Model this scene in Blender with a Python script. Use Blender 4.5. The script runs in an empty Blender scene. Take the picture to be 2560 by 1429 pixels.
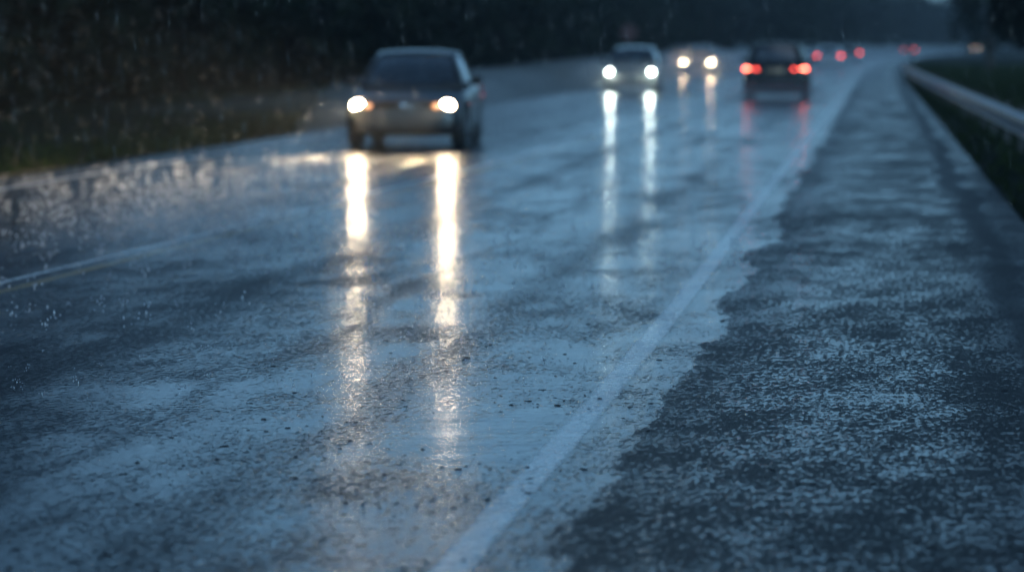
import bpy, bmesh, math, random
from mathutils import Vector, Matrix, noise
random.seed(7)
R = math.radians
SC = bpy.context.scene
COL = SC.collection

# ------------------------------------------------------------------ camera
FPX, CH, HY = 7467.0, 1.54, 112.0
TH = math.atan((714.5 - HY) / FPX)
cam_d = bpy.data.cameras.new('camera'); cam = bpy.data.objects.new('camera', cam_d); COL.objects.link(cam)
cam.location = (0, 0, CH); cam.rotation_euler = (math.pi / 2 - TH, 0, 0)
cam_d.sensor_width = 36; cam_d.lens = 105; cam_d.clip_end = 6000; cam_d.clip_start = 0.1
cam_d.dof.use_dof = True; cam_d.dof.focus_distance = 13.4; cam_d.dof.aperture_fstop = 1.9
SC.camera = cam

def gp(px, py, z=0.0):
    """photo pixel -> the point of the plane at height z it shows"""
    a = (px - 1280) / FPX; b = -(py - 714.5) / FPX
    d = Vector((a, math.cos(TH) + b * math.sin(TH), -math.sin(TH) + b * math.cos(TH)))
    t = (z - CH) / d.z
    return Vector((0, 0, CH)) + d * t

# ------------------------------------------------------------------ materials
def mat(name):
    m = bpy.data.materials.new(name); m.use_nodes = True
    nt = m.node_tree; nt.nodes.clear()
    return m, nt
class N:
    def __init__(s, nt): s.nt = nt
    def __call__(s, typ, ins=None, **kw):
        n = s.nt.nodes.new(typ)
        for k, v in kw.items(): setattr(n, k, v)
        for k, v in (ins or {}).items():
            if isinstance(v, bpy.types.NodeSocket): s.nt.links.new(v, n.inputs[k])
            else: n.inputs[k].default_value = v
        return n
    def math(s, op, a, b=0.0, c=0.0, clamp=False):
        n = s('ShaderNodeMath', {0: a, 1: b, 2: c}, operation=op); n.use_clamp = clamp
        return n.outputs[0]
    def ramp(s, v, a, b, lo=0.0, hi=1.0, smooth=True):
        n = s('ShaderNodeMapRange', {0: v, 1: a, 2: b, 3: lo, 4: hi})
        n.interpolation_type = 'SMOOTHSTEP' if smooth else 'LINEAR'
        return n.outputs[0]
    def noise(s, vec, scale, detail=2.0, rough=0.5, dist=0.0):
        return s('ShaderNodeTexNoise', {'Vector': vec, 'Scale': scale, 'Detail': detail, 'Roughness': rough, 'Distortion': dist}).outputs[0]
    def map(s, vec, sc=(1, 1, 1), loc=(0, 0, 0)):
        n = s('ShaderNodeMapping', {'Vector': vec, 'Scale': sc, 'Location': loc}); return n.outputs[0]
    def mix(s, f, a, b):
        n = s('ShaderNodeMix', data_type='RGBA'); 
        for i, v in ((0, f), (6, a), (7, b)):
            if isinstance(v, bpy.types.NodeSocket): s.nt.links.new(v, n.inputs[i])
            else: n.inputs[i].default_value = v
        return n.outputs[2]
    def mixf(s, f, a, b):
        n = s('ShaderNodeMix', data_type='FLOAT')
        for i, v in ((0, f), (2, a), (3, b)):
            if isinstance(v, bpy.types.NodeSocket): s.nt.links.new(v, n.inputs[i])
            else: n.inputs[i].default_value = v
        return n.outputs[0]

def simple(name, col, rough=0.5, metal=0.0, coat=0.0, var=0.15, scale=20.0, bump=0.0, emis=None, es=0.0, spec=.5):
    m, nt = mat(name); n = N(nt)
    tc = n('ShaderNodeTexCoord').outputs['Object']
    nz = n.noise(tc, scale, 3)
    c = n.mix(nz, tuple(x * (1 - var) for x in col) + (1,), tuple(min(1, x * (1 + var)) for x in col) + (1,))
    p = n('ShaderNodeBsdfPrincipled', {'Base Color': c, 'Roughness': n.ramp(nz, 0, 1, rough * .8, rough * 1.2), 'Metallic': metal, 'Coat Weight': coat, 'Coat Roughness': 0.06, 'Specular IOR Level': spec})
    if bump:
        nt.links.new(n('ShaderNodeBump', {'Height': nz, 'Strength': 0.6, 'Distance': bump}).outputs[0], p.inputs['Normal'])
    if emis: 
        p.inputs['Emission Color'].default_value = tuple(emis) + (1,); p.inputs['Emission Strength'].default_value = es
    o = n('ShaderNodeOutputMaterial', {0: p.outputs[0]})
    return m

def wet_surface(name, kind):
    """wet asphalt. UV.x = metres right of the white edge line, UV.y = metres along"""
    m, nt = mat(name); n = N(nt)
    uv = n('ShaderNodeUVMap', uv_map='UVMap').outputs[0]
    sep = n('ShaderNodeSeparateXYZ', {0: uv}); U, V = sep.outputs[0], sep.outputs[1]
    # boundary of the smooth flooded lane and the coarse shoulder
    j1 = n.noise(n.map(uv, (0.15, 0.35, 1)), 1.0, 2)
    j2 = n.noise(n.map(uv, (1.2, .55, 1), (3, 1, 0)), 1.0, 3, 0.6)
    j3 = n.noise(n.map(uv, (10, 2.2, 1), (7, 3, 0)), 1.0, 6, 0.8)
    e = n.math('ADD', n.math('MULTIPLY', n.math('SUBTRACT', j1, 0.5), 0.35), n.math('MULTIPLY', n.math('SUBTRACT', j2, 0.5), 0.50))
    e = n.math('ADD', e, n.math('MULTIPLY', n.math('SUBTRACT', j3, 0.5), 0.42))
    sh = n.ramp(n.math('ADD', U, e), 0.265, 0.315)          # 1 on the shoulder
    if kind == 'line': sh = n.math('MULTIPLY', sh, 0.0)
    # how deep the water stands on the lane
    w1 = n.noise(n.map(uv, (0.9, 0.28, 1), (11, 5, 0)), 1.0, 4, 0.55)
    w2 = n.noise(n.map(uv, (2.6, 1.1, 1), (1, 8, 0)), 1.0, 6, 0.68)
    w3 = n.noise(uv, 28.0, 4, 0.65)
    w4 = n.noise(uv, 95.0, 2, 0.6)
    w5 = n.mixf(.24, n.noise(n.map(uv, (38, 13, 1)), 1.0, 5, 0.8), n.noise(n.map(uv, (11, 3.5, 1), (2, 9, 0)), 1.0, 5, 0.8))
    tr = None
    for c_, w_ in ((-0.95, .26), (-2.75, .3), (-4.9, .25), (-6.6, .3), (-1.75, .12)):   # wheel tracks
        b = n.ramp(n.math('ABSOLUTE', n.math('ADD', n.math('SUBTRACT', U, c_), n.math('MULTIPLY', n.math('SUBTRACT', j1, .5), .6))), 0.0, w_, 1.0, 0.0)
        tr = b if tr is None else n.math('MAXIMUM', tr, b)
    depth = n.math('ADD', n.math('MULTIPLY', w1, 0.40), n.math('MULTIPLY', w2, 0.45))
    depth = n.math('ADD', depth, n.math('MULTIPLY', w3, 0.55))
    depth = n.math('ADD', depth, n.math('MULTIPLY', w4, 0.40))
    depth = n.math('SUBTRACT', depth, n.math('MULTIPLY', tr, n.ramp(w2, .35, .6, 0.0, 0.10)))
    depth = n.math('ADD', depth, n.math('MULTIPLY', w5, .7))
    depth = n.math('SUBTRACT', depth, n.math('MULTIPLY', n.ramp(U, -1.3, -3.2, 0.0, .12), n.ramp(V, 16, 26, 1.0, 0.0)))
    # standing water thins out towards the outer shoulder
    dsh = n.math('ADD', n.math('MULTIPLY', w1, 0.4), n.math('MULTIPLY', w2, 0.6))
    dsh = n.math('ADD', dsh, n.math('ADD', n.math('MULTIPLY', w5, 1.85), n.math('MULTIPLY', w4, .35)))
    film_l = n.ramp(depth, 1.05, 1.27)
    film_s = n.ramp(dsh, 1.56, 1.70)
    edge = n.ramp(n.math('SUBTRACT', n.math('ADD', U, n.math('MULTIPLY', e, .5)), 0.3), 0.0, 0.5, 0.55, 1.0)
    film_s = n.math('MULTIPLY', film_s, edge)
    gut = n.ramp(n.math('ABSOLUTE', n.math('ADD', n.math('SUBTRACT', U, 2.05), n.math('MULTIPLY', n.math('SUBTRACT', w1, .5), .8))), 0.05, 0.2, 0.85, 0.0)
    film_s = n.math('MULTIPLY', film_s, n.math('SUBTRACT', 1.0, gut), clamp=True)
    film = n.mixf(sh, film_l, film_s)
    vor = n('ShaderNodeTexVoronoi', {'Vector': n('ShaderNodeVectorMath', {0: uv, 1: n('ShaderNodeTexNoise', {'Vector': uv, 'Scale': 30.0}).outputs[1]}, operation='ADD').outputs[0], 'Scale': 13.0}, feature='F1')
    spk = n.ramp(vor.outputs['Distance'], 0.14, 0.26, 0.0, 1.0)
    spk = n.math('MAXIMUM', spk, n.ramp(n.noise(n.map(uv, (1.3, .9, 1), (4, 4, 0)), 1.0, 3), .42, .56, 1.0, 0.0))
    film = n.math('MULTIPLY', film, n.mixf(0.85, 1.0, spk))
    # ripples of the film and grain of the stone
    rp1 = n.noise(n.map(uv, (14, 26, 1)), 1.0, 3, 0.55, 0.4)
    rp2 = n.noise(n.map(uv, (60, 90, 1)), 1.0, 2, 0.5)
    rp0 = n.noise(n.map(uv, (0.4, 1.5, 1)), 1.0, 3, 0.6)
    hf = n.math('ADD', n.math('MULTIPLY', rp1, 0.0018), n.math('MULTIPLY', rp2, 0.0005))
    hf = n.math('ADD', hf, n.math('MULTIPLY', rp0, 0.0085))
    g1 = n('ShaderNodeTexVoronoi', {'Vector': uv, 'Scale': 120.0}, feature='F1').outputs['Distance']
    g2 = n.noise(uv, 55.0, 5, 0.7)
    hg = n.math('ADD', n.math('MULTIPLY', g1, -0.0028), n.math('MULTIPLY', n.math('SUBTRACT', g2, .5), 0.0085))
    h = n.math('ADD', n.math('MULTIPLY', n.math('SUBTRACT', 1.0, film), hg), hf)
    bump = n('ShaderNodeBump', {'Height': h, 'Strength': 1.0, 'Distance': 1.0}).outputs[0]
    ag = n.ramp(n.noise(uv, 70.0, 3, .7), .38, .62); big = n.noise(n.map(uv, (.5, .2, 1)), 1.0, 4)
    asph = n.mix(ag, (0.002, 0.003, 0.004, 1), (0.026, 0.036, 0.048, 1))
    asph = n.mix(n.ramp(big, .35, .65, 0, .5), asph, (0.02, 0.024, 0.03, 1))
    if kind == 'line':
        wr = n.math('ADD', n.math('MULTIPLY', w2, .7), n.math('MULTIPLY', w3, .5))
        wr = n.math('ADD', wr, n.math('MULTIPLY', n.ramp(w3, .45, .75), .25))
        asph = n.mix(n.ramp(n.math('ADD', wr, n.math('MULTIPLY', n.ramp(n.math('ABSOLUTE', U), .035, .07, 0.0, .22), n.math('LESS_THAN', n.math('ABSOLUTE', U), .3))), .62, .86, 1.0, .06), asph, (0.80, 0.82, 0.82, 1))
    if kind == 'yellow':
        wr = n.math('ADD', n.math('MULTIPLY', w2, .7), n.math('MULTIPLY', w3, .5))
        asph = n.mix(n.ramp(wr, .58, .76, 1.0, .15), asph, (0.42, 0.28, 0.12, 1))
    if kind == 'yellow' or kind == 'line':
        film = n.math('MULTIPLY', film, 0.9)
    rough = n.mixf(film, 0.42, 0.15)
    p = n('ShaderNodeBsdfPrincipled', {'Base Color': asph, 'Roughness': rough, 'IOR': 1.36, 'Specular IOR Level': n.mixf(film, .05, .6), 'Normal': bump})
    n('ShaderNodeOutputMaterial', {0: p.outputs[0]})
    return m

def leaf_mat(name, a, b):
    m, nt = mat(name); n = N(nt)
    tc = n('ShaderNodeTexCoord').outputs['Object']
    oi = n('ShaderNodeObjectInfo').outputs['Random']
    f = n.noise(tc, 0.9, 4, .7)
    c = n.mix(n.ramp(f, .3, .7), tuple(a) + (1,), tuple(b) + (1,))
    p = n('ShaderNodeBsdfPrincipled', {'Base Color': c, 'Roughness': .7, 'Specular IOR Level': .1})
    t = n('ShaderNodeBsdfTranslucent', {'Color': c})
    mx = n('ShaderNodeMixShader', {0: .25, 1: p.outputs[0], 2: t.outputs[0]})
    n('ShaderNodeOutputMaterial', {0: mx.outputs[0]})
    return m

def glass_mat(name, tint, tr=0.45):
    m, nt = mat(name); n = N(nt)
    tc = n('ShaderNodeTexCoord').outputs['Object']
    drops = n.noise(tc, 60, 3)
    g = n('ShaderNodeBsdfGlossy', {'Color': (1, 1, 1, 1), 'Roughness': n.ramp(drops, .4, .7, .05, .22)})
    t = n('ShaderNodeBsdfTransparent', {'Color': tuple(tint) + (1,)})
    nt.links.new(n('ShaderNodeBump', {'Height': drops, 'Distance': .002}).outputs[0], g.inputs['Normal'])
    fr = n('ShaderNodeFresnel', {'IOR': 1.55}).outputs[0]
    mx = n('ShaderNodeMixShader', {0: n.math('ADD', fr, .22, clamp=True), 1: t.outputs[0], 2: g.outputs[0]})
    n('ShaderNodeOutputMaterial', {0: mx.outputs[0]})
    return m

def lamp_mat(name, col, s, edge=1.0):
    m, nt = mat(name); n = N(nt)
    tc = n('ShaderNodeTexCoord').outputs['Object']
    rib = n.noise(tc, 40, 1)
    e = n('ShaderNodeEmission', {'Color': tuple(col) + (1,), 'Strength': n.ramp(rib, 0, 1, s * .85, s * 1.15)})
    g = n('ShaderNodeBsdfGlossy', {'Roughness': .1, 'Color': (.3, .3, .3, 1)})
    a = n('ShaderNodeAddShader', {0: e.outputs[0], 1: g.outputs[0]})
    n('ShaderNodeOutputMaterial', {0: a.outputs[0]})
    return m

def volume_mat(name, dens, col=(.85, .9, .95), g=0.4):
    m, nt = mat(name); n = N(nt)
    v = n('ShaderNodeVolumePrincipled', {'Color': tuple(col) + (1,), 'Density': dens, 'Anisotropy': g})
    n('ShaderNodeOutputMaterial', {'Volume': v.outputs[0]})
    return m

M = {}
M['road'] = wet_surface('wet_asphalt', 'road')
M['line'] = wet_surface('wet_white_paint', 'line')
M['yellow'] = wet_surface('wet_yellow_paint', 'yellow')
M['ground'] = simple('dark_turf', (.009, .016, .007), .9, spec=.05, var=.5, scale=.6, bump=.05)
M['grass'] = leaf_mat('grass_blade', (.014, .028, .008), (.034, .05, .014))
M['leaf'] = leaf_mat('dark_leaf', (.004, .009, .005), (.011, .019, .010))
M['bark'] = simple('bark', (.035, .028, .02), .9, var=.4, scale=9, bump=.02)
M['tyre'] = simple('tyre_rubber', (.015, .015, .016), .7)
M['rim'] = simple('wheel_alloy', (.35, .36, .38), .35, metal=1)
M['trim'] = simple('black_trim', (.012, .012, .013), .45)
M['chrome'] = simple('chrome', (.6, .62, .65), .15, metal=1)
M['seat'] = simple('seat_cloth', (.05, .04, .035), .9)
M['plate'] = simple('plate_paint', (.55, .38, .26), .4)
M['platew'] = simple('plate_white', (.5, .5, .5), .4)
M['glass'] = glass_mat('car_glass', (.5, .64, .68))
M['glassd'] = glass_mat('car_glass_dark', (.03, .04, .045))
M['dark_paint'] = simple('charcoal_paint', (.010, .010, .011), .42, coat=.5, var=.1)
M['blue_paint'] = simple('silver_blue_paint', (.035, .05, .065), .35, metal=.3, coat=1, var=.08)
M['beige_paint'] = simple('pewter_paint', (.10, .10, .11), .4, coat=1, var=.08)
M['black_paint'] = simple('black_paint', (.005, .006, .009), .5, coat=.25, var=.1)
M['white_paint'] = simple('pale_paint', (.45, .46, .5), .4, coat=1, var=.05)
M['lamp_warm'] = lamp_mat('headlamp_warm', (1.0, .74, .46), 38)
M['lamp_cool'] = lamp_mat('headlamp_cool', (.86, 1.0, .90), 32)
M['lamp_orange'] = lamp_mat('headlamp_amber_white', (1.0, .72, .42), 55)
M['lamp_far'] = lamp_mat('headlamp_far', (1.0, .75, .5), 9)
M['amber'] = lamp_mat('turn_signal_amber', (1.0, .42, .16), .75)
M['tail'] = lamp_mat('tail_lamp_red', (1.0, .07, .045), 3.5)
M['tail_hot'] = lamp_mat('brake_lamp_red', (1.0, .12, .07), 9)
M['marker'] = lamp_mat('side_marker_red', (1.0, .1, .12), .12)
M['steel'] = simple('galvanised_steel', (.30, .31, .33), .40, metal=1, var=.25, scale=6)
M['reflector'] = simple('red_reflector', (.5, .08, .06), .3)
M['post'] = simple('post_steel', (.03, .03, .03), .7)
M['signback'] = simple('sign_face', (.07, .03, .033), .7)
M['stone'] = simple('wet_stone', (.012, .012, .014), .6, var=.5, scale=60)
M['litter'] = simple('leaf_litter', (.035, .018, .012), .7, var=.5, scale=60)

def water_mat(opac=.85, nm='splash_water'):
    m, nt = mat(nm); n = N(nt)
    t = n('ShaderNodeBsdfTranslucent', {'Color': (.9, .93, 1, 1)})
    tr = n('ShaderNodeBsdfTransparent', {'Color': (.95, .97, 1, 1)})
    g = n('ShaderNodeBsdfGlossy', {'Color': (1, 1, 1, 1), 'Roughness': .12})
    a = n('ShaderNodeMixShader', {0: .35, 1: t.outputs[0], 2: g.outputs[0]})
    b = n('ShaderNodeMixShader', {0: opac, 1: tr.outputs[0], 2: a.outputs[0]})
    n('ShaderNodeOutputMaterial', {0: b.outputs[0]})
    return m
M['water'] = water_mat(); M['rain'] = water_mat(.26, 'rain_water')

# ------------------------------------------------------------------ object helpers
def link(name, me, m=None, parent=None, smooth=False):
    o = bpy.data.objects.new(name, me); COL.objects.link(o)
    if m is not None: me.materials.append(m)
    if parent: o.parent = parent
    if smooth:
        for p in me.polygons: p.use_smooth = True
    return o
def from_bm(name, bm, m, parent=None, smooth=True):
    me = bpy.data.meshes.new(name); bm.normal_update(); bm.to_mesh(me); bm.free()
    return link(name, me, m, parent, smooth)
def from_py(name, vs, fs, m, parent=None, smooth=False):
    me = bpy.data.meshes.new(name); me.from_pydata(vs, [], fs); me.update()
    return link(name, me, m, parent, smooth)
def empty(name, loc=(0, 0, 0), rz=0.0):
    o = bpy.data.objects.new(name, None); COL.objects.link(o)
    o.location = loc; o.rotation_euler = (0, 0, rz); o.empty_display_size = .3
    return o
def tag(o, label=None, cat=None, group=None, kind=None):
    if label: o['label'] = label
    if cat: o['category'] = cat
    if group: o['group'] = group
    if kind: o['kind'] = kind
    return o
def add_box(bm, c, s, rot=None):
    r = bmesh.ops.create_cube(bm, size=1.0)
    mtx = Matrix.Translation(c) @ (rot.to_4x4() if rot else Matrix.Identity(4)) @ Matrix.Diagonal((s[0], s[1], s[2], 1))
    bmesh.ops.transform(bm, matrix=mtx, verts=r['verts']); return r['verts']
def add_ell(bm, c, s, seg=20, rings=12, rot=None):
    r = bmesh.ops.create_uvsphere(bm, u_segments=seg, v_segments=rings, radius=1.0)
    mtx = Matrix.Translation(c) @ (rot.to_4x4() if rot else Matrix.Identity(4)) @ Matrix.Diagonal((s[0], s[1], s[2], 1))
    bmesh.ops.transform(bm, matrix=mtx, verts=r['verts']); return r['verts']
def add_cyl(bm, c, r1, r2, h, rot=None, seg=24, caps=True):
    r = bmesh.ops.create_cone(bm, cap_ends=caps, segments=seg, radius1=r1, radius2=r2, depth=h)
    mtx = Matrix.Translation(c) @ (rot.to_4x4() if rot else Matrix.Identity(4))
    bmesh.ops.transform(bm, matrix=mtx, verts=r['verts']); return r['verts']
ROTX = Matrix.Rotation(math.pi / 2, 3, 'X'); ROTY = Matrix.Rotation(math.pi / 2, 3, 'Y')
def rbox(name, c, s, m, parent, bev=.015):
    bm = bmesh.new(); add_box(bm, c, s)
    bmesh.ops.bevel(bm, geom=list(bm.edges), offset=bev, segments=2, affect='EDGES')
    return from_bm(name, bm, m, parent)

# ------------------------------------------------------------------ road lines in metres (Y along the view, X across)
def interp(tab, y):
    if y <= tab[0][0]:
        (y0, x0), (y1, x1) = tab[0], tab[1]
    elif y >= tab[-1][0]:
        (y0, x0), (y1, x1) = tab[-2], tab[-1]
    else:
        for i in range(len(tab) - 1):
            if tab[i][0] <= y <= tab[i + 1][0]:
                # catmull-rom in x(y)
                y0, x0 = tab[i]; y1, x1 = tab[i + 1]
                m0 = (x1 - tab[i - 1][1]) / (y1 - tab[i - 1][0]) if i > 0 else (x1 - x0) / (y1 - y0)
                m1 = (tab[i + 2][1] - x0) / (tab[i + 2][0] - y0) if i + 2 < len(tab) else (x1 - x0) / (y1 - y0)
                t = (y - y0) / (y1 - y0); h = y1 - y0
                return (2*t**3-3*t*t+1)*x0 + (t**3-2*t*t+t)*h*m0 + (-2*t**3+3*t*t)*x1 + (t**3-t*t)*h*m1
    return x0 + (x1 - x0) * (y - y0) / (y1 - y0)
WL = [(p.y, p.x) for p in [gp(1148, 1400), gp(1490, 1010), gp(1745, 700), gp(1905, 490), gp(2063, 288)]]
WL = [(-40, WL[0][1] - 49 * .125)] + WL + [(97, 10.7), (147, 16.9), (187, 22.0), (217, 26.0), (300, 38.0), (411, 56.0), (500, 73.0), (700, 117.0), (1000, 200.0)]
def xw(y): return interp(WL, y)
OFF_Y = [(-40, -4.7), (8, -4.55), (19, -4.3), (26, -4.05), (43, -3.6), (1000, -3.6)]
OFF_L = [(-40, -9.6), (34, -9.0), (56, -8.95), (86, -8.9), (1000, -8.9)]
OFF_R = [(-40, 2.45), (28, 2.45), (60, 2.4), (140, 2.3), (1000, 2.4)]
OFF_E = [(-40, -8.3), (34, -8.2), (1000, -8.1)]
def rows():
    y = -38.0; out = []
    while y < 998:
        out.append(y); y += max(0.6, abs(y) * .03) if y > 0 else 2
    return out
YS = rows()
def strip(name, fa, fb, z, m, ncol=2, ylist=None):
    ylist = ylist or YS
    vs, fs, uvs = [], [], []
    for y in ylist:
        a, b = fa(y), fb(y)
        for i in range(ncol):
            u = a + (b - a) * i / (ncol - 1); vs.append((xw(y) + u, y, z)); uvs.append((u, y))
    for r in range(len(ylist) - 1):
        for i in range(ncol - 1):
            k = r * ncol + i; fs.append((k, k + 1, k + ncol + 1, k + ncol))
    o = from_py(name, vs, fs, m)
    ul = o.data.uv_layers.new(name='UVMap')
    for lp in o.data.loops: ul.data[lp.index].uv = uvs[lp.vertex_index]
    return o
o = strip('road', lambda y: interp(OFF_L, y), lambda y: interp(OFF_R, y), 0.0, M['road'], 14); tag(o, kind='structure')
o = strip('edge_line', lambda y: -.066, lambda y: .066, .0005, M['line'], 3); tag(o, kind='structure')
o = strip('edge_line', lambda y: interp(OFF_E, y) - .06, lambda y: interp(OFF_E, y) + .06, .0005, M['line'], 3); tag(o, kind='structure')
o = strip('centre_line', lambda y: interp(OFF_Y, y) - .05, lambda y: interp(OFF_Y, y) + .05, .0005, M['yellow'], 3); tag(o, kind='structure')
o = strip('centre_line', lambda y: interp(OFF_Y, y) - .27, lambda y: interp(OFF_Y, y) - .19, .0005, M['line'], 3); tag(o, kind='structure')

# ------------------------------------------------------------------ ground
def ground():
    xs = [-1500, -600, -250, -120, -60, -30, -15, -5, 5, 15, 30, 60, 120, 250, 600, 1500]
    ys = [-200, -60, -20, 0, 20, 40, 60, 90, 130, 180, 250, 350, 500, 700, 1000, 1500, 2500]
    vs = [(x, y, -.035) for y in ys for x in xs]; nx = len(xs)
    fs = [(r*nx+i, r*nx+i+1, (r+1)*nx+i+1, (r+1)*nx+i) for r in range(len(ys)-1) for i in range(nx-1)]
    tag(from_py('ground', vs, fs, M['ground']), kind='structure')
    # verges: gentle banks beside the asphalt
    def verge(side):
        prof = [(0.0, -.03), (.25, .03), (.9, .06), (2.5, .10), (6, .16), (14, .1), (30, -.03)] if side < 0 else [(0.0, -.03), (.2, .04), (.7, .06), (1.6, .03), (4, -.05), (9, -.033), (12, -.034)]
        vs, fs = [], []
        for y in YS:
            base = interp(OFF_L if side < 0 else OFF_R, y)
            for d, z in prof:
                w = .05 * (noise.noise(Vector((d * 3, y * 1.5, 0))))
                vs.append((xw(y) + base + side * (d + (w if d < 1 else 0)), y, z + (.02 * noise.noise(Vector((d * 2, y, 3))) if 0 < d < 12 else 0)))
        k = len(prof)
        for r in range(len(YS) - 1):
            for i in range(k - 1):
                q = (r*k+i, r*k+i+1, (r+1)*k+i+1, (r+1)*k+i)
                fs.append(q if side > 0 else q[::-1])
        return from_py('grass_verge', vs, fs, M['ground'], smooth=True)
    tag(verge(-1), kind='structure'); tag(verge(1), kind='structure')
ground()

def grass(name, side, n, label):
    vs, fs = [], []
    for _ in range(n):
        y = 14 + (random.random() ** 1.6) * 190
        if side < 0: d = .05 + random.random() ** 1.8 * 9; y = max(y, 24)
        else: d = .05 + random.random() ** 1.3 * 9
        cl = noise.noise(Vector((d * .8, y * .5, 5)))
        hgt = (.07 + .16 * random.random() * max(.25, .6 + cl)) * (1 if d > .3 else .6) * (1 + y / 200)
        w = .006 + .005 * random.random() + y * .00018
        x = xw(y) + (interp(OFF_L, y) - d if side < 0 else interp(OFF_R, y) + d)
        z0 = .0 if side > 0 else .03
        a = random.random() * math.pi; dx, dy = math.cos(a) * w, math.sin(a) * w
        lx, ly = random.gauss(0, .05), random.gauss(0, .05); k = len(vs)
        vs += [(x-dx, y-dy, z0), (x+dx, y+dy, z0), (x+lx*.4+dx*.7, y+ly*.4+dy*.7, z0+hgt*.6), (x+lx*.4-dx*.7, y+ly*.4-dy*.7, z0+hgt*.6), (x+lx, y+ly, z0+hgt)]
        fs += [(k, k+1, k+2, k+3), (k+3, k+2, k+4)]
    o = from_py(name, vs, fs, M['grass']); tag(o, label, 'grass', kind='stuff')
grass('verge_grass', -1, 34000, 'dark rough grass on the verge left of the road')
grass('verge_grass', 1, 26000, 'dark rough grass around the guardrail right of the road')

# ------------------------------------------------------------------ trees
def leaves(vs, fs, c, r, n, size):
    """leaf clumps spread unevenly through a crown"""
    lobes = []
    for _ in range(9):
        a = random.random() * 6.283; e = random.uniform(-.7, 1)
        lobes.append((Vector((math.cos(a) * r[0] * .6, math.sin(a) * r[1] * .6, e * r[2] * .62)), random.uniform(.32, .55)))
    for _ in range(n):
        lc, lr = random.choice(lobes)
        d = Vector((random.gauss(0, 1), random.gauss(0, 1), random.gauss(0, 1))).normalized() * random.random() ** .4
        p = Vector(c) + lc + Vector((d.x * r[0], d.y * r[1], d.z * r[2])) * lr
        s = size * random.uniform(.5, 1.3); q = Matrix.Rotation(random.random() * 6.3, 3, Vector((random.gauss(0, 1), random.gauss(0, 1), random.gauss(0, 1))).normalized())
        k = len(vs)
        for v in ((-s, 0, 0), (0, -s * .45, 0), (s, 0, 0), (0, s * .45, s * .2)): vs.append(tuple(p + q @ Vector(v)))
        fs.append((k, k+1, k+2, k+3))
def trunk(vs, fs, base, h, r, limbs=5):
    def tube(p0, p1, r0, r1, seg=6):
        ax = (p1 - p0).normalized(); u = ax.orthogonal().normalized(); w = ax.cross(u); k = len(vs)
        for p, rr in ((p0, r0), (p1, r1)):
            for i in range(seg):
                a = 6.2832 * i / seg; vs.append(tuple(p + (u * math.cos(a) + w * math.sin(a)) * rr))
        for i in range(seg): fs.append((k+i, k+(i+1) % seg, k+seg+(i+1) % seg, k+seg+i))
    b = Vector(base); m = b + Vector((random.gauss(0, .1), random.gauss(0, .1), h * .55)); t = m + Vector((random.gauss(0, .2), random.gauss(0, .2), h * .35))
    tube(b, m, r, r * .7); tube(m, t, r * .7, r * .25)
    for _ in range(limbs):
        f = random.uniform(.25, .95); p = b.lerp(m, f) if f < .7 else m
        a = random.random() * 6.283; L = h * random.uniform(.2, .38)
        tube(p, p + Vector((math.cos(a) * L * .8, math.sin(a) * L * .8, L * .7)), r * .4, r * .1, 5)

def wood():
    vs, fs, tv, tf = [], [], [], []
    y = 30.0
    while y < 330:
        for row in range(4):
            off = 8.5 + min(3, y * .02) + row * 5 + random.uniform(-1.2, 1.2) + max(0, (60 - y) * .06)
            yy = y + random.uniform(-1.5, 1.5); x = xw(yy) + interp(OFF_L, yy) - off
            h = random.uniform(2.9, 4.1) + .012 * y + row * .35 + max(0, 95 - y) * .11; w = random.uniform(2.4, 3.2)
            leaves(vs, fs, (x, yy, h * .52), (w, w, h * .50), 1000 if y < 130 else 480, .42 if y < 130 else .6)
            trunk(tv, tf, (x, yy, -.05), h * .85, .14)
        y += 3.6 if y < 130 else 6.0
    while y < 960:
        for row in range(3):
            off = 7 + row * 9 + random.uniform(-3, 3)
            yy = y + random.uniform(-4, 4); x = xw(yy) + interp(OFF_L, yy) - off
            h = random.uniform(7, 11) + (y - 330) * .008; w = random.uniform(3.5, 5.5)
            leaves(vs, fs, (x, yy, h * .5), (w, w, h * .52), 170, .9)
        y += 9
    y = 28.0
    while y < 330:
        for row in range(2):
            yy = y + random.uniform(-.8, .8); x = xw(yy) + interp(OFF_L, yy) - 7.8 - min(3, y * .02) - row * 3.5 - random.uniform(0, 1.5); h = random.uniform(1.3, 2.4) + row
            leaves(vs, fs, (x, yy, h * .45), (1.5, 1.5, h * .6), 260, .34)
        y += 2.0 if y < 130 else 3.5
    o = from_py('woodland', vs, fs, M['leaf']); tag(o, 'dark unbroken woodland standing behind the left verge of the wet road', 'woodland', kind='stuff')
    t = from_py('trunks', tv, tf, M['bark'], o); tag(t, kind='stuff')
wood()
def farwood():
    vs, fs = [], []
    x = 60.0
    while x < 520:
        yy = 1040 + random.uniform(-30, 40) - (x - 60) * .2; h = random.uniform(11, 15); w = random.uniform(6, 9)
        leaves(vs, fs, (x, yy, h * .5), (w, w, h * .52), 170, 1.3); x += 8
    tag(from_py('distant_woodland', vs, fs, M['leaf']), 'hazy distant line of trees beyond the bend of the road', 'woodland', kind='stuff')
farwood()

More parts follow.
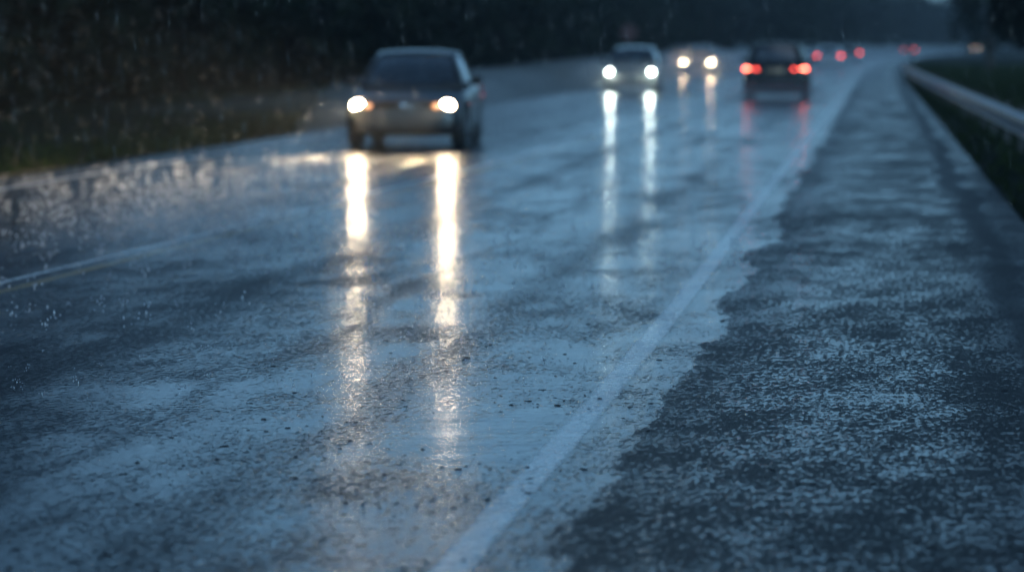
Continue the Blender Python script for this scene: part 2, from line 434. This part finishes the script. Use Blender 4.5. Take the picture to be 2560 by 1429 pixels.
def tree(loc, h, w, n, size, label, dens_c=.5):
    root = empty('tree', loc); tag(root, label, 'tree', 'dark trees right of the guardrail')
    tv, tf = [], []; trunk(tv, tf, (0, 0, -.1), h * .85, .22, 9); from_py('trunk', tv, tf, M['bark'], root, True)
    vs, fs = [], []; leaves(vs, fs, (0, 0, h * dens_c), (w, w, h * .5), n, size); from_py('crown', vs, fs, M['leaf'], root)
    return root
tree((17.4, 96, -.04), 13.0, 2.6, 6500, .34, 'black broad tree filling the right edge of the picture above the guardrail')
tree((20.4, 112, -.04), 13.5, 3.2, 4500, .36, 'dark tree half hidden behind the black tree at the right edge')
tree((26.8, 168, -.04), 6.5, 2.1, 1500, .26, 'smaller dark tree whose boughs reach toward the distant headlights')

for k_, (tx, ty, th) in enumerate(((19.5, 84, 12.5), (18.2, 70, 12), (16.0, 56, 11), (14.6, 44, 10))):  # unseen trees, added so the wet road mirrors something dark at right
    tree((tx, ty, -.04), th, 2.8, 2400, .26, 'unseen tree added outside the right edge to darken the road reflection')
# ------------------------------------------------------------------ cars
def grid_patch(fn, nu, nv, inside):
    """grid of fn(u,v); faces whose middle is inside(u,v)==k go to mesh k"""
    P = [[Vector(fn(i / nu, j / nv)) for i in range(nu + 1)] for j in range(nv + 1)]
    out = {}
    for j in range(nv):
        for i in range(nu):
            k = inside((i + .5) / nu, (j + .5) / nv)
            out.setdefault(k, []).append((P[j][i], P[j][i+1], P[j+1][i+1], P[j+1][i]))
    return out
def quads_mesh(name, quads, m, parent, solid=0.0, smooth=True):
    bm = bmesh.new()
    for q in quads: bm.faces.new([bm.verts.new(v) for v in q])
    bmesh.ops.remove_doubles(bm, verts=bm.verts, dist=.0005)
    bmesh.ops.recalc_face_normals(bm, faces=bm.faces)
    o = from_bm(name, bm, m, parent, smooth)
    if solid:
        md = o.modifiers.new('thick', 'SOLIDIFY'); md.thickness = solid; md.offset = 0
    return o

STY = {
 'sedan': dict(L=4.6, W=1.80, st=[(2.30,.60,.30,.58),(2.26,.76,.24,.66),(2.12,.85,.20,.72),(1.7,.89,.19,.80),(1.1,.90,.19,.90),(.4,.90,.19,.94),(-.9,.90,.19,.96),(-1.6,.89,.20,.98),(-2.05,.86,.24,.99),(-2.24,.78,.28,.93),(-2.30,.62,.36,.80)],
   ws=(1.05,.90,.76,.20,1.37,.57), rf=(-.45,1.45,.60), rw=(-1.02,1.37,.55,-1.78,.97,.70)),
 'hatch': dict(L=4.1, W=1.76, st=[(2.05,.58,.30,.62),(2.0,.74,.24,.72),(1.86,.84,.20,.78),(1.5,.87,.19,.86),(1.05,.88,.19,.94),(.4,.88,.19,.97),(-.9,.88,.19,.99),(-1.5,.87,.20,1.0),(-1.88,.84,.24,1.0),(-2.0,.78,.28,.96),(-2.05,.64,.36,.84)],
   ws=(1.05,.93,.76,.35,1.39,.58), rf=(-.5,1.47,.60), rw=(-1.42,1.40,.56,-1.86,.98,.70)),
 'suv': dict(L=4.4, W=1.86, st=[(2.2,.62,.30,.70),(2.15,.78,.24,.82),(2.0,.88,.20,.90),(1.6,.91,.23,.97),(1.1,.93,.23,1.03),(.4,.93,.23,1.05),(-.9,.93,.23,1.06),(-1.6,.92,.18,1.06),(-2.0,.90,.16,1.05),(-2.15,.88,.17,1.0),(-2.2,.80,.22,.92)],
   ws=(1.15,1.0,.80,.5,1.50,.62), rf=(-.4,1.59,.66), rw=(-1.78,1.53,.62,-2.02,1.04,.76)),
}
def make_car(name, sty, paint, label, cat, group, lamp=None, tail=None, loc=(0, 0, 0), rz=0.0, glass='glass', amber=False, detail=True, roof_m=None, plate='platew'):
    S = STY[sty]; L = S['L']; W = S['W'] / 2
    root = empty(name, loc, rz); tag(root, label, cat, group)
    # body: lofted sections, smoothed, with wheel arches cut out
    bm = bmesh.new(); rings = []
    for (y, w, zb, zt) in S['st']:
        h = zt - zb
        half = [(0, zb), (.8*w, zb), (.96*w, zb+.05), (w, zb+.25*h), (w*1.0, zb+.55*h), (w*.965, zb+.84*h), (w*.86, zt-.01), (w*.5, zt+.015), (0, zt+.025)]
        pts = half + [(-x, z) for x, z in half[-2:0:-1]]
        rings.append([bm.verts.new((x, y, z)) for x, z in pts])
    for a, b in zip(rings, rings[1:]):
        for i in range(len(a)): bm.faces.new((a[i], a[(i+1) % len(a)], b[(i+1) % len(a)], b[i]))
    bm.faces.new(rings[0]); bm.faces.new(rings[-1][::-1])
    bmesh.ops.recalc_face_normals(bm, faces=bm.faces)
    body = from_bm('body', bm, M[paint], root)
    body.data.materials.append(M['trim'])
    sub = body.modifiers.new('s', 'SUBSURF'); sub.levels = sub.render_levels = 2
    axf, axr = L/2 - .88, -L/2 + .90
    rw = .325 if sty != 'suv' else .36
    cb = bmesh.new()
    for y in (axf, axr):
        for s in (-1, 1): add_cyl(cb, (s * W, y, rw), rw + .055, rw + .055, .56, ROTY, 32)
    cut = from_bm('cut', cb, M['trim'])
    cut.parent = root
    bo = body.modifiers.new('b', 'BOOLEAN'); bo.object = cut; bo.operation = 'DIFFERENCE'; bo.solver = 'EXACT'
    dg = bpy.context.evaluated_depsgraph_get(); dg.update()
    me = bpy.data.meshes.new_from_object(body.evaluated_get(dg)); body.modifiers.clear(); old = body.data; body.data = me
    bpy.data.meshes.remove(old)
    bpy.data.objects.remove(cut, do_unlink=True)
    for p in body.data.polygons: p.use_smooth = True
    # cabin
    yb, zb, wb, yt, zt, wt = S['ws']; ry, rz_, rwid = S['rf']; y2, z2, w2, y3, z3, w3 = S['rw']
    def lerp(a, b, t): return a + (b - a) * t
    def ws(u, v):
        x = lerp(lerp(-wb, wb, u), lerp(-wt, wt, u), v); c = 1 - (2*u-1)**2
        return (x, lerp(yb, yt, v) + .10 * c * (1 - .3*v), lerp(zb, zt, v) + .035 * c * v + .05 * math.sin(math.pi * v))
    g = grid_patch(ws, 20, 12, lambda u, v: 1 if .06 < u < .94 and .08 < v < .93 else 0); frame = g[0]
    quads_mesh('windscreen', g[1], M[glass], root)
    def rr(u, v):
        x = lerp(lerp(-w3, w3, u), lerp(-w2, w2, u), v); c = 1 - (2*u-1)**2
        return (x, lerp(y3, y2, v) - .07 * c, lerp(z3, z2, v) + .035 * c * v + .05 * math.sin(math.pi * v))
    g = grid_patch(rr, 20, 12, lambda u, v: 1 if .09 < u < .91 and .12 < v < .90 else 0); frame += g[0]
    quads_mesh('rear_window', g[1], M['glassd' if tail else glass], root)
    def roofw(t): return lerp(lerp(wt, rwid, min(1, t*2)), w2, max(0, t*2-1)) if t > .5 else lerp(wt, rwid, t*2)
    def roofp(t):
        y = lerp(yt, y2, t); a = 4*t*(1-t); z = lerp(zt, z2, t) + (rz_ - (zt+z2)/2 - .03) * a; return y, z
    def rf(u, v):
        y, z = roofp(v); c = 1 - (2*u-1)**2; w = lerp(wt, w2, v) + (rwid - (wt+w2)/2) * 4*v*(1-v)
        return (lerp(-w, w, u), y + .10*.7*c*(1-v) - .07*c*v, z + .035 * c)
    roof = grid_patch(rf, 14, 12, lambda u, v: 0)[0]
    for s in (-1, 1):
        def sd(u, v, s=s):
            # u along from front to rear, v bottom to top
            yl = lerp(yb, y3, u); zl = lerp(zb, z3, u) ; wl = lerp(wb, w3, u) + .10 * 4*u*(1-u)
            yy, zz = roofp(u); wu = lerp(wt, w2, u) + (rwid - (wt+w2)/2) * 4*u*(1-u)
            return (s * (lerp(wl, wu, v) + .02 * math.sin(math.pi*v)*math.sin(math.pi*u)), lerp(yl, yy, v), lerp(zl, zz, v) + .05*math.sin(math.pi*v)*(1-math.sin(math.pi*u)))
        B = .50 if sty != 'suv' else .46
        def ins(u, v):
            if .14 < v < .88:
                if .09 < u < B - .02: return 1
                if B + .02 < u < .86: return 2
            return 0
        g = grid_patch(sd, 50, 12, ins); frame += g[0]
        quads_mesh('side_window', g[1], M[glass], root); quads_mesh('side_window', g[2], M[glass], root)
    cab = quads_mesh('cabin', frame, M[paint], root, .03)
    quads_mesh('roof', roof, M[roof_m or paint], root, .03)
    # wheels
    for y in (axf, axr):
        for s in (-1, 1):
            tb = bmesh.new(); add_cyl(tb, (0, 0, 0), rw, rw, .21, ROTY, 36)
            bmesh.ops.bevel(tb, geom=[e for e in tb.edges if e.calc_length() < .3 and len(e.link_faces) == 2 and any(len(f.verts) > 8 for f in e.link_faces)], offset=.03, segments=3, affect='EDGES')
            w = from_bm('wheel', tb, M['tyre'], root); w.location = (s * (W - .13), y, rw)
            rb = bmesh.new(); add_cyl(rb, (s*.108, 0, 0), rw*.22, rw*.2, .02, ROTY, 20)
            for k in range(5):
                a = k * 2*math.pi/5; add_box(rb, (s*.107, math.sin(a)*rw*.38, math.cos(a)*rw*.38), (.014, .05, rw*.6), Matrix.Rotation(-a, 3, 'X'))
            r_ = bmesh.ops.create_circle(rb, segments=28, radius=rw*.66)
            bmesh.ops.transform(rb, matrix=Matrix.Translation((s*.106, 0, 0)) @ ROTY.to_4x4(), verts=r_['verts'])
            ed = list({e for v in r_['verts'] for e in v.link_edges}); ex = bmesh.ops.extrude_edge_only(rb, edges=ed)
            nv = [x for x in ex['geom'] if isinstance(x, bmesh.types.BMVert)]
            for v in nv: v.co.x += s * .012; v.co.y *= 1.1; v.co.z *= 1.1
            from_bm('rim', rb, M['rim'], w)
    yf = L/2
    # front face
    hz = .64 if sty != 'suv' else .78
    for s in (-1, 1):
        hb = bmesh.new(); add_ell(hb, (s * W * .735, yf - .14, hz), (.105, .105, .088), rot=Matrix.Rotation(-s * .42, 3, 'Z'))
        from_bm('headlight', hb, M[lamp] if lamp else M['chrome'], root)
        if amber:
            ab = bmesh.new(); add_ell(ab, (s * W * .56, yf - .04, hz), (.06, .05, .045)); from_bm('turn_signal', ab, M['amber'], root)
        tbm = bmesh.new(); tz = .84 if sty == 'sedan' else (.88 if sty == 'hatch' else .80 + .06)
        add_ell(tbm, (s * W * .80, -yf + .15, tz), (.15, .13, .075), rot=Matrix.Rotation(s * .35, 3, 'Z'))
        tl = from_bm('tail_light', tbm, M[tail] if tail else M['reflector'], root)
        if tail == 'tail_hot':
            ib = bmesh.new(); add_ell(ib, (s * W * .56, -yf + .055, tz - .004), (.12, .05, .048)); from_bm('inner_lamp', ib, M['tail'], tl)
        mb = bmesh.new(); add_ell(mb, (s * (W + .07), yb - .35, zb + .10), (.10, .06, .07)); add_box(mb, (s * (W - .06), yb - .35, zb + .05), (.16, .03, .03))
        from_bm('side_mirror', mb, M['trim'], root)
    gr = rbox('grille', (0, yf - .035, hz + .005), (W * .78, .05, .12), M['trim'], root)
    if detail:
        for k in range(3): 
            rbox('grille_bar', (0, yf - .008, hz - .035 + k * .035), (W * .74, .012, .008), M['chrome'], gr, .002)
        eb = bmesh.new(); add_cyl(eb, (0, yf + .004, hz + .005), .06, .06, .02, ROTX, 28); from_bm('emblem', eb, M['chrome'], gr)
        rbox('lower_intake', (0, yf - .035, .36), (W * 1.25, .05, .13), M['trim'], root)
        for s in (-1, 1):
            wi = bmesh.new(); add_box(wi, (s*.3 - .05, yb - .02, zb + .05), (.5, .015, .015), Matrix.Rotation(.12, 3, 'Y')); from_bm('wiper', wi, M['trim'], root)
            for y in (.35, -.65):
                rbox('door_handle', (s * (W + .004), y, zb - .08), (.025, .16, .022), M['trim'], root, .004)
            sb = bmesh.new(); add_ell(sb, (s * (W - .02), -yf + .55, .74), (.02, .06, .035)); from_bm('side_marker', sb, M['marker'] if lamp else M['reflector'], root)
    rbox('rear_plate', (0, -yf - .012, .82 if sty != 'sedan' else .70), (.50, .015, .13), M[plate], root, .004)
    rbox('rear_bumper_trim', (0, -yf + .01, .42), (W * 1.35, .05, .09), M['trim'], root)
    # seats seen through the glass
    for s in (-1, 1):
        for y in (.05, -.85):
            sb = bmesh.new(); add_box(sb, (s*.37, y - .22, .85), (.46, .12, .6)); bmesh.ops.bevel(sb, geom=list(sb.edges), offset=.04, segments=2, affect='EDGES')
            add_ell(sb, (s*.37, y - .26, 1.22), (.13, .05, .09)); from_bm('seat', sb, M['seat'], root)
    return root

def place(px, py_ground):
    p = gp(px, py_ground); return p
RD = -math.atan(.124)        # heading of the straight road
def toward(rz): return rz + math.pi
cars = {}
p = gp(1004, 375); cars['a'] = make_car('car', 'sedan', 'dark_paint', 'large dark sedan coming toward the camera with warm headlights, nearest car on the road', 'car', 'oncoming cars with headlights on',
    lamp='lamp_warm', loc=(p.x + .16, p.y + 2.3, 0), rz=toward(-.068), amber=True)
p = gp(1579, 232); cars['b'] = make_car('car', 'hatch', 'blue_paint', 'silver blue hatchback with greenish white headlights, second oncoming car', 'car', 'oncoming cars with headlights on',
    lamp='lamp_cool', loc=(p.x + .18, p.y + 2.05, 0), rz=toward(RD * .9), amber=False)
p = gp(1747, 190); cars['c'] = make_car('car', 'sedan', 'beige_paint', 'farther oncoming car with round amber white headlights, between silver blue hatchback and black car', 'car', 'oncoming cars with headlights on',
    lamp='lamp_orange', loc=(p.x + .2, p.y + 2.3, 0), rz=toward(RD))
p = gp(1944, 250); cars['d'] = make_car('car', 'suv', 'black_paint', 'black car seen from behind with bright red tail lights beside the white edge line', 'car', 'cars driving away with tail lights on',
    tail='tail_hot', loc=(p.x + .2, p.y + 2.2, 0), rz=RD, plate='plate', glass='glassd')
def far(px, ppm, sty, paint, label, lamp=None, tail=None, rz=RD, group='cars driving away with tail lights on'):
    d = FPX / ppm; x = (px - 1280) / ppm
    return make_car('car', sty, paint, label, 'car', group, lamp=lamp, tail=tail, loc=(x, d + 2, 0), rz=rz, detail=False)
far(2080, 40, 'sedan', 'white_paint', 'small distant pale car with two red tail lights just right of the black car', tail='tail')
far(2131, 31.5, 'hatch', 'blue_paint', 'distant car mostly behind the pale car, only its right tail light showing', tail='tail')
far(2278, 18.5, 'sedan', 'dark_paint', 'very distant car with faint red tail lights at the start of the bend', tail='tail', rz=-.22)
far(2443, 10.6, 'sedan', 'dark_paint', 'tiny far oncoming car on the bend with pale orange headlights, left of the black tree', lamp='lamp_far', rz=toward(-.30), group='oncoming cars with headlights on')

# dipped beams of the oncoming cars
def beam(c, x, y, z, col, power, yaw=0.0, cone=64, soft=.11):
    ld = bpy.data.lights.new('headlight_beam', 'SPOT'); ld.energy = power; ld.color = col; ld.spot_size = R(cone); ld.spot_blend = .8; ld.shadow_soft_size = soft
    o = bpy.data.objects.new('headlight_beam', ld); COL.objects.link(o); o.parent = c; o.location = (x, y, z)
    o.rotation_euler = (R(90 - (4.0 if yaw else 3.5)), 0, R(yaw))
for k, yf, col, pw, w in (('a', 2.34, (1, .76, .48), 15, .66), ('b', 2.1, (.85, 1, .88), 28, .64), ('c', 2.34, (1, .7, .42), 40, .66)):
    for s in (-1, 1):
        beam(cars[k], s * w, yf + .03, .62, col, pw)
        if k == 'a': beam(cars[k], s * w, yf + .05, .62, col, 3400, -12.5, 30, .06)     # dipped beam turned to the kerb

# ------------------------------------------------------------------ guardrail
def guardrail():
    root = empty('guardrail', (xw(60) + 5, 60, 0)); tag(root, 'long galvanised steel crash barrier running along the right verge', 'guardrail')
    off = root.location.copy()
    pr = [(0, .34), (.0, .36), (.045, .39), (.045, .44), (0, .475), (0, .525), (.045, .56), (.045, .61), (0, .64), (0, .655)]
    prof = [(-a * 2.3, z) for a, z in pr] + [(-a * 2.3 + .006, z) for a, z in pr[::-1]]
    def rx(y): return interp([(8, 3.3), (38, 6.55), (130, 17.1), (170, 22.3)], y)
    vs, fs = [], []; ys = [8 + i * 1.5 for i in range(87)]
    n = len(prof)
    for y in ys:
        for a, z in prof: vs.append((rx(y) + a - off.x, y - off.y, z))
    for r in range(len(ys) - 1):
        for i in range(n): fs.append((r*n+i, r*n+(i+1) % n, (r+1)*n+(i+1) % n, (r+1)*n+i))
    from_py('rail_beam', vs, fs, M['steel'], root)
    y = 10
    while y < 137:
        bm = bmesh.new(); add_box(bm, (.12, 0, .30), (.10, .06, .78)); add_box(bm, (.05, 0, .50), (.09, .1, .2))
        o = from_bm('rail_post', bm, M['post'], root, False); o.location = (rx(y) - off.x, y - off.y, 0); y += 3.9
    bm = bmesh.new(); add_cyl(bm, (0, 0, 0), .16, .16, .32, None, 20); o = from_bm('rail_end', bm, M['steel'], root); o.location = (rx(137.3) - off.x, 137.3 - off.y, .5)
    for y in (98, 118):
        bm = bmesh.new(); add_box(bm, (-.055, 0, .51), (.012, .09, .11)); o = from_bm('reflector', bm, M['reflector'], root, False); o.location = (rx(y) - off.x, y - off.y, 0)
guardrail()

# ------------------------------------------------------------------ round sign left of the road
p = gp(1571, 185)
sg = empty('road_sign', (xw(150) - 12.2, 152, 0)); tag(sg, 'round faded red sign on a post in the dark above the hatchback', 'sign')
sg.location.x = (1571 - 1280) / FPX * 152
bm = bmesh.new(); add_cyl(bm, (0, .03, 1.3), .035, .035, 2.7, None, 12); from_bm('post', bm, M['post'], sg)
bm = bmesh.new(); add_cyl(bm, (0, -.02, 2.15), .42, .42, .02, ROTX, 40); from_bm('sign_plate', bm, M['signback'], sg, False)

# ------------------------------------------------------------------ loose grit, splashes, rain
def grit():
    vs, fs = [], []
    ico = bmesh.new(); bmesh.ops.create_icosphere(ico, subdivisions=1, radius=1.0); iv = [v.co.copy() for v in ico.verts]; iff = [[v.index for v in f.verts] for f in ico.faces]; ico.free()
    for _ in range(6500):
        px = random.uniform(-60, 2620); py = 560 + (random.random() ** .8) * 900
        p = gp(px, py); u = p.x - xw(p.y)
        if noise.noise(Vector((u * 1.4, p.y * .9, 2))) < random.uniform(-.3, .45): continue
        if u < -1.6 and random.random() < .75: continue
        s = random.lognormvariate(math.log(.0032), .65); s = min(s, .014)
        sx, sy, sz = s * random.uniform(.8, 1.8), s * random.uniform(.8, 1.4), s * random.uniform(.2, .42)
        a = random.random() * 6.3; k = len(vs); j = [random.uniform(.7, 1.25) for _ in iv]
        for v, q in zip(iv, j):
            x, y = v.x * sx * q, v.y * sy * q
            vs.append((p.x + x*math.cos(a) - y*math.sin(a), p.y + x*math.sin(a) + y*math.cos(a), v.z * sz * q + sz * .15))
        fs += [[k + i for i in f] for f in iff]
    tag(from_py('grit', vs, fs, M['stone']), 'small dark stones and grit lying on the wet asphalt', 'grit', kind='stuff')
grit()
def splashes():
    vs, fs = [], []
    ico = bmesh.new(); bmesh.ops.create_icosphere(ico, subdivisions=1, radius=1.0); iv = [v.co.copy() for v in ico.verts]; iff = [[v.index for v in f.verts] for f in ico.faces]; ico.free()
    def drop(c, r, el=1.0):
        k = len(vs)
        for v in iv: vs.append((c[0] + v.x*r, c[1] + v.y*r, c[2] + v.z*r*el))
        fs.extend([[k + i for i in f] for f in iff])
    spots = []
    for _ in range(1000): spots.append(gp(random.triangular(-50, 900, 600), random.gauss(520, 55)))
    for _ in range(500): spots.append(gp(random.uniform(-50, 2100), random.uniform(300, 700)))
    for _ in range(150): spots.append(gp(random.uniform(-20, 1500), random.uniform(600, 1000)))
    for p in spots:
        u = p.x - xw(p.y)
        if not (-8.5 < u < 2) or p.y > 70 or p.y < 6: continue
        s = random.uniform(.8, 2.6) if p.y > 16 else random.uniform(.5, 1.1)
        R0 = .012 * s; n = random.randint(3, 7)
        for i in range(n):
            a = 6.283 * i / n + random.random(); rr = R0 * random.uniform(.6, 1.8)
            drop((p.x + math.cos(a)*rr, p.y + math.sin(a)*rr, random.uniform(.006, .045) * s), random.uniform(.0014, .0036) * s, random.uniform(1, 2.2))
        if random.random() < .5: drop((p.x, p.y, .02 * s), .0028 * s, 3.5)
        if random.random() < .35: drop((p.x, p.y, random.uniform(.04, .08) * s), .003 * s)
    tag(from_py('rain_splashes', vs, fs, M['water'], smooth=True), 'small raindrop splashes jumping up from the wet lanes', 'splashes', kind='stuff')
splashes()
def rain():
    vs, fs = [], []
    for _ in range(5200):
        d = 7 + (random.random() ** .75) * 42
        px = random.uniform(-100, 2660); py = random.uniform(-40, 1100) if random.random() < .75 else random.uniform(-40, 500)
        a = (px - 1280) / FPX * d; z = CH - (py - HY) / FPX * d
        if z < .02: continue
        L = random.uniform(.03, .08) * (.5 + d / 22); r = random.uniform(.0003, .0006) * (.7 + d / 40)
        lean = random.gauss(.10, .035) * L; k = len(vs)
        for t, rr in ((0, .3), (.5, 1), (.85, .9), (1, .2)):
            for i in range(3):
                an = 2.094 * i; vs.append((a + lean * t + math.cos(an)*r*rr, d + math.sin(an)*r*rr, z - L*t))
        for s in range(3):
            for i in range(3): fs.append((k+s*3+i, k+s*3+(i+1) % 3, k+(s+1)*3+(i+1) % 3, k+(s+1)*3+i))
    tag(from_py('rain', vs, fs, M['rain'], smooth=True), 'thin falling raindrops across the whole view', 'rain', kind='stuff')
rain()

# ------------------------------------------------------------------ air
def ell_volume(name, c, s, m, rz, label):
    bm = bmesh.new(); bmesh.ops.create_icosphere(bm, subdivisions=4, radius=1.0)
    for v in bm.verts:
        v.co *= 1 + .12 * noise.noise(v.co * 2.3 + Vector((c[0], c[1], 0))); v.co.z = max(v.co.z, -.2)
    bmesh.ops.transform(bm, matrix=Matrix.Diagonal((s[0], s[1], s[2], 1)), verts=bm.verts)
    o = from_bm(name, bm, m); o.location = (c[0], c[1], .22 * s[2] - .0); o.rotation_euler = (0, 0, rz); tag(o, label, 'spray', kind='stuff'); return o
SP = volume_mat('spray', .03, (.9, .93, .97), .55); SP4 = volume_mat('spray_car', .085, (.95, .95, .95), .6); SP3 = volume_mat('spray_glow', .09, (.95, .95, .97), .6); SP2 = volume_mat('spray_thick', .11, (.9, .93, .97), .5)
for k, (c, s, mt, lb) in {
    'a': ((.1, -1.6), (1.8, 4.6, 1.0), SP4, 'fine spray thrown up around the nearest dark sedan'),
    'a2': ((.1, -13.0), (2.4, 10.0, .9), volume_mat('spray_wake', .04, (.93, .95, .97), .5), 'low pale spray trailing on the lane behind the nearest dark sedan'),
    'b': ((.1, -2.0), (2.4, 6.0, 1.05), SP4, 'pale spray around the hatchback with greenish headlights'),
    'c': ((.1, -1.0), (2.6, 7.0, 1.3), SP3, 'spray glowing around the car with amber white headlights'),
    'd': ((0, -2.6), (1.6, 3.4, .42), SP2, 'spray trailing behind the wheels of the black car')}.items():
    r = cars[k[0]]; q = Matrix.Rotation(r.rotation_euler.z, 3, 'Z') @ Vector((c[0], c[1], 0)) + r.location
    ell_volume('road_spray', (q.x, q.y), s, mt, r.rotation_euler.z, lb)
def road_mist():
    ys = [55, 62, 75, 95, 125, 160, 200, 250, 310, 380, 460, 560]; vs, fs = [], []
    pr = [(-12.8, .012), (-13, .5), (-10, .9), (-4.5, 1.25), (-.8, .9), (1.6, .3), (1.4, .012)]; k = len(pr)
    for y in ys:
        g = min(1, (y - 52) / 60)
        for u, z in pr: vs.append((xw(y) + u, y, (.012 if u > -9 else .25) + (z - .012) * (.15 + .85 * g) * (1 + .25 * noise.noise(Vector((u * .3, y * .03, 1))))))
    for r_ in range(len(ys) - 1):
        for i in range(k): fs.append((r_*k+i, r_*k+(i+1) % k, (r_+1)*k+(i+1) % k, (r_+1)*k+i))
    fs.append(tuple(range(k))[::-1]); fs.append(tuple((len(ys)-1)*k + i for i in range(k)))
    o = from_py('road_mist', vs, fs, volume_mat('mist', .014, (.88, .93, .97), .45), smooth=True)
    tag(o, 'low mist of rain spray hanging over the far lanes', 'mist', kind='stuff')
road_mist()
hz = bmesh.new(); add_box(hz, (0, 1140, 8), (2980, 2680, 18.1)); HZ = from_bm('haze', hz, volume_mat('haze_air', .0004, (.8, .9, 1.0), .3), None, False)
tag(HZ, kind='stuff'); HZ['label'] = 'thin rainy haze over the whole road'

# ------------------------------------------------------------------ sky and light
w = bpy.data.worlds.new('World'); SC.world = w; w.use_nodes = True; nt = w.node_tree; nt.nodes.clear(); n = N(nt)
sky = n('ShaderNodeTexSky', sky_type='NISHITA'); sky.sun_disc = False; sky.sun_elevation = R(7); sky.sun_rotation = R(150); sky.air_density = 1.0; sky.dust_density = 1.5; sky.ozone_density = 4.0
bw = n('ShaderNodeRGBToBW', {0: sky.outputs[0]}).outputs[0]
ov = n('ShaderNodeMix', {}, data_type='RGBA', blend_type='MULTIPLY'); ov.inputs[0].default_value = 1
nt.links.new(n.mix(.75, sky.outputs[0], bw), ov.inputs[6]); ov.inputs[7].default_value = (.455, .86, 1.25, 1)
zz = n('ShaderNodeSeparateXYZ', {0: n('ShaderNodeTexCoord').outputs['Generated']}).outputs[2]
bg = n('ShaderNodeBackground', {0: ov.outputs[2], 1: n.ramp(zz, .03, .26, .165, .07)}); n('ShaderNodeOutputWorld', {0: bg.outputs[0]})
sd = bpy.data.lights.new('sun', 'SUN'); sd.energy = .02; sd.angle = R(40); sd.color = (.8, .9, 1)
so = bpy.data.objects.new('sun', sd); COL.objects.link(so); so.rotation_euler = (R(30), 0, R(20))

SC.view_settings.view_transform = 'Standard'; SC.view_settings.look = 'None'; SC.view_settings.gamma = 1; SC.view_settings.exposure = 1.42
cy = SC.cycles
cy.use_denoising = True; cy.volume_bounces = 1; cy.max_bounces = 5; cy.transparent_max_bounces = 12; cy.sample_clamp_indirect = 8; cy.sample_clamp_direct = 0
cy.caustics_reflective = False; cy.caustics_refractive = False
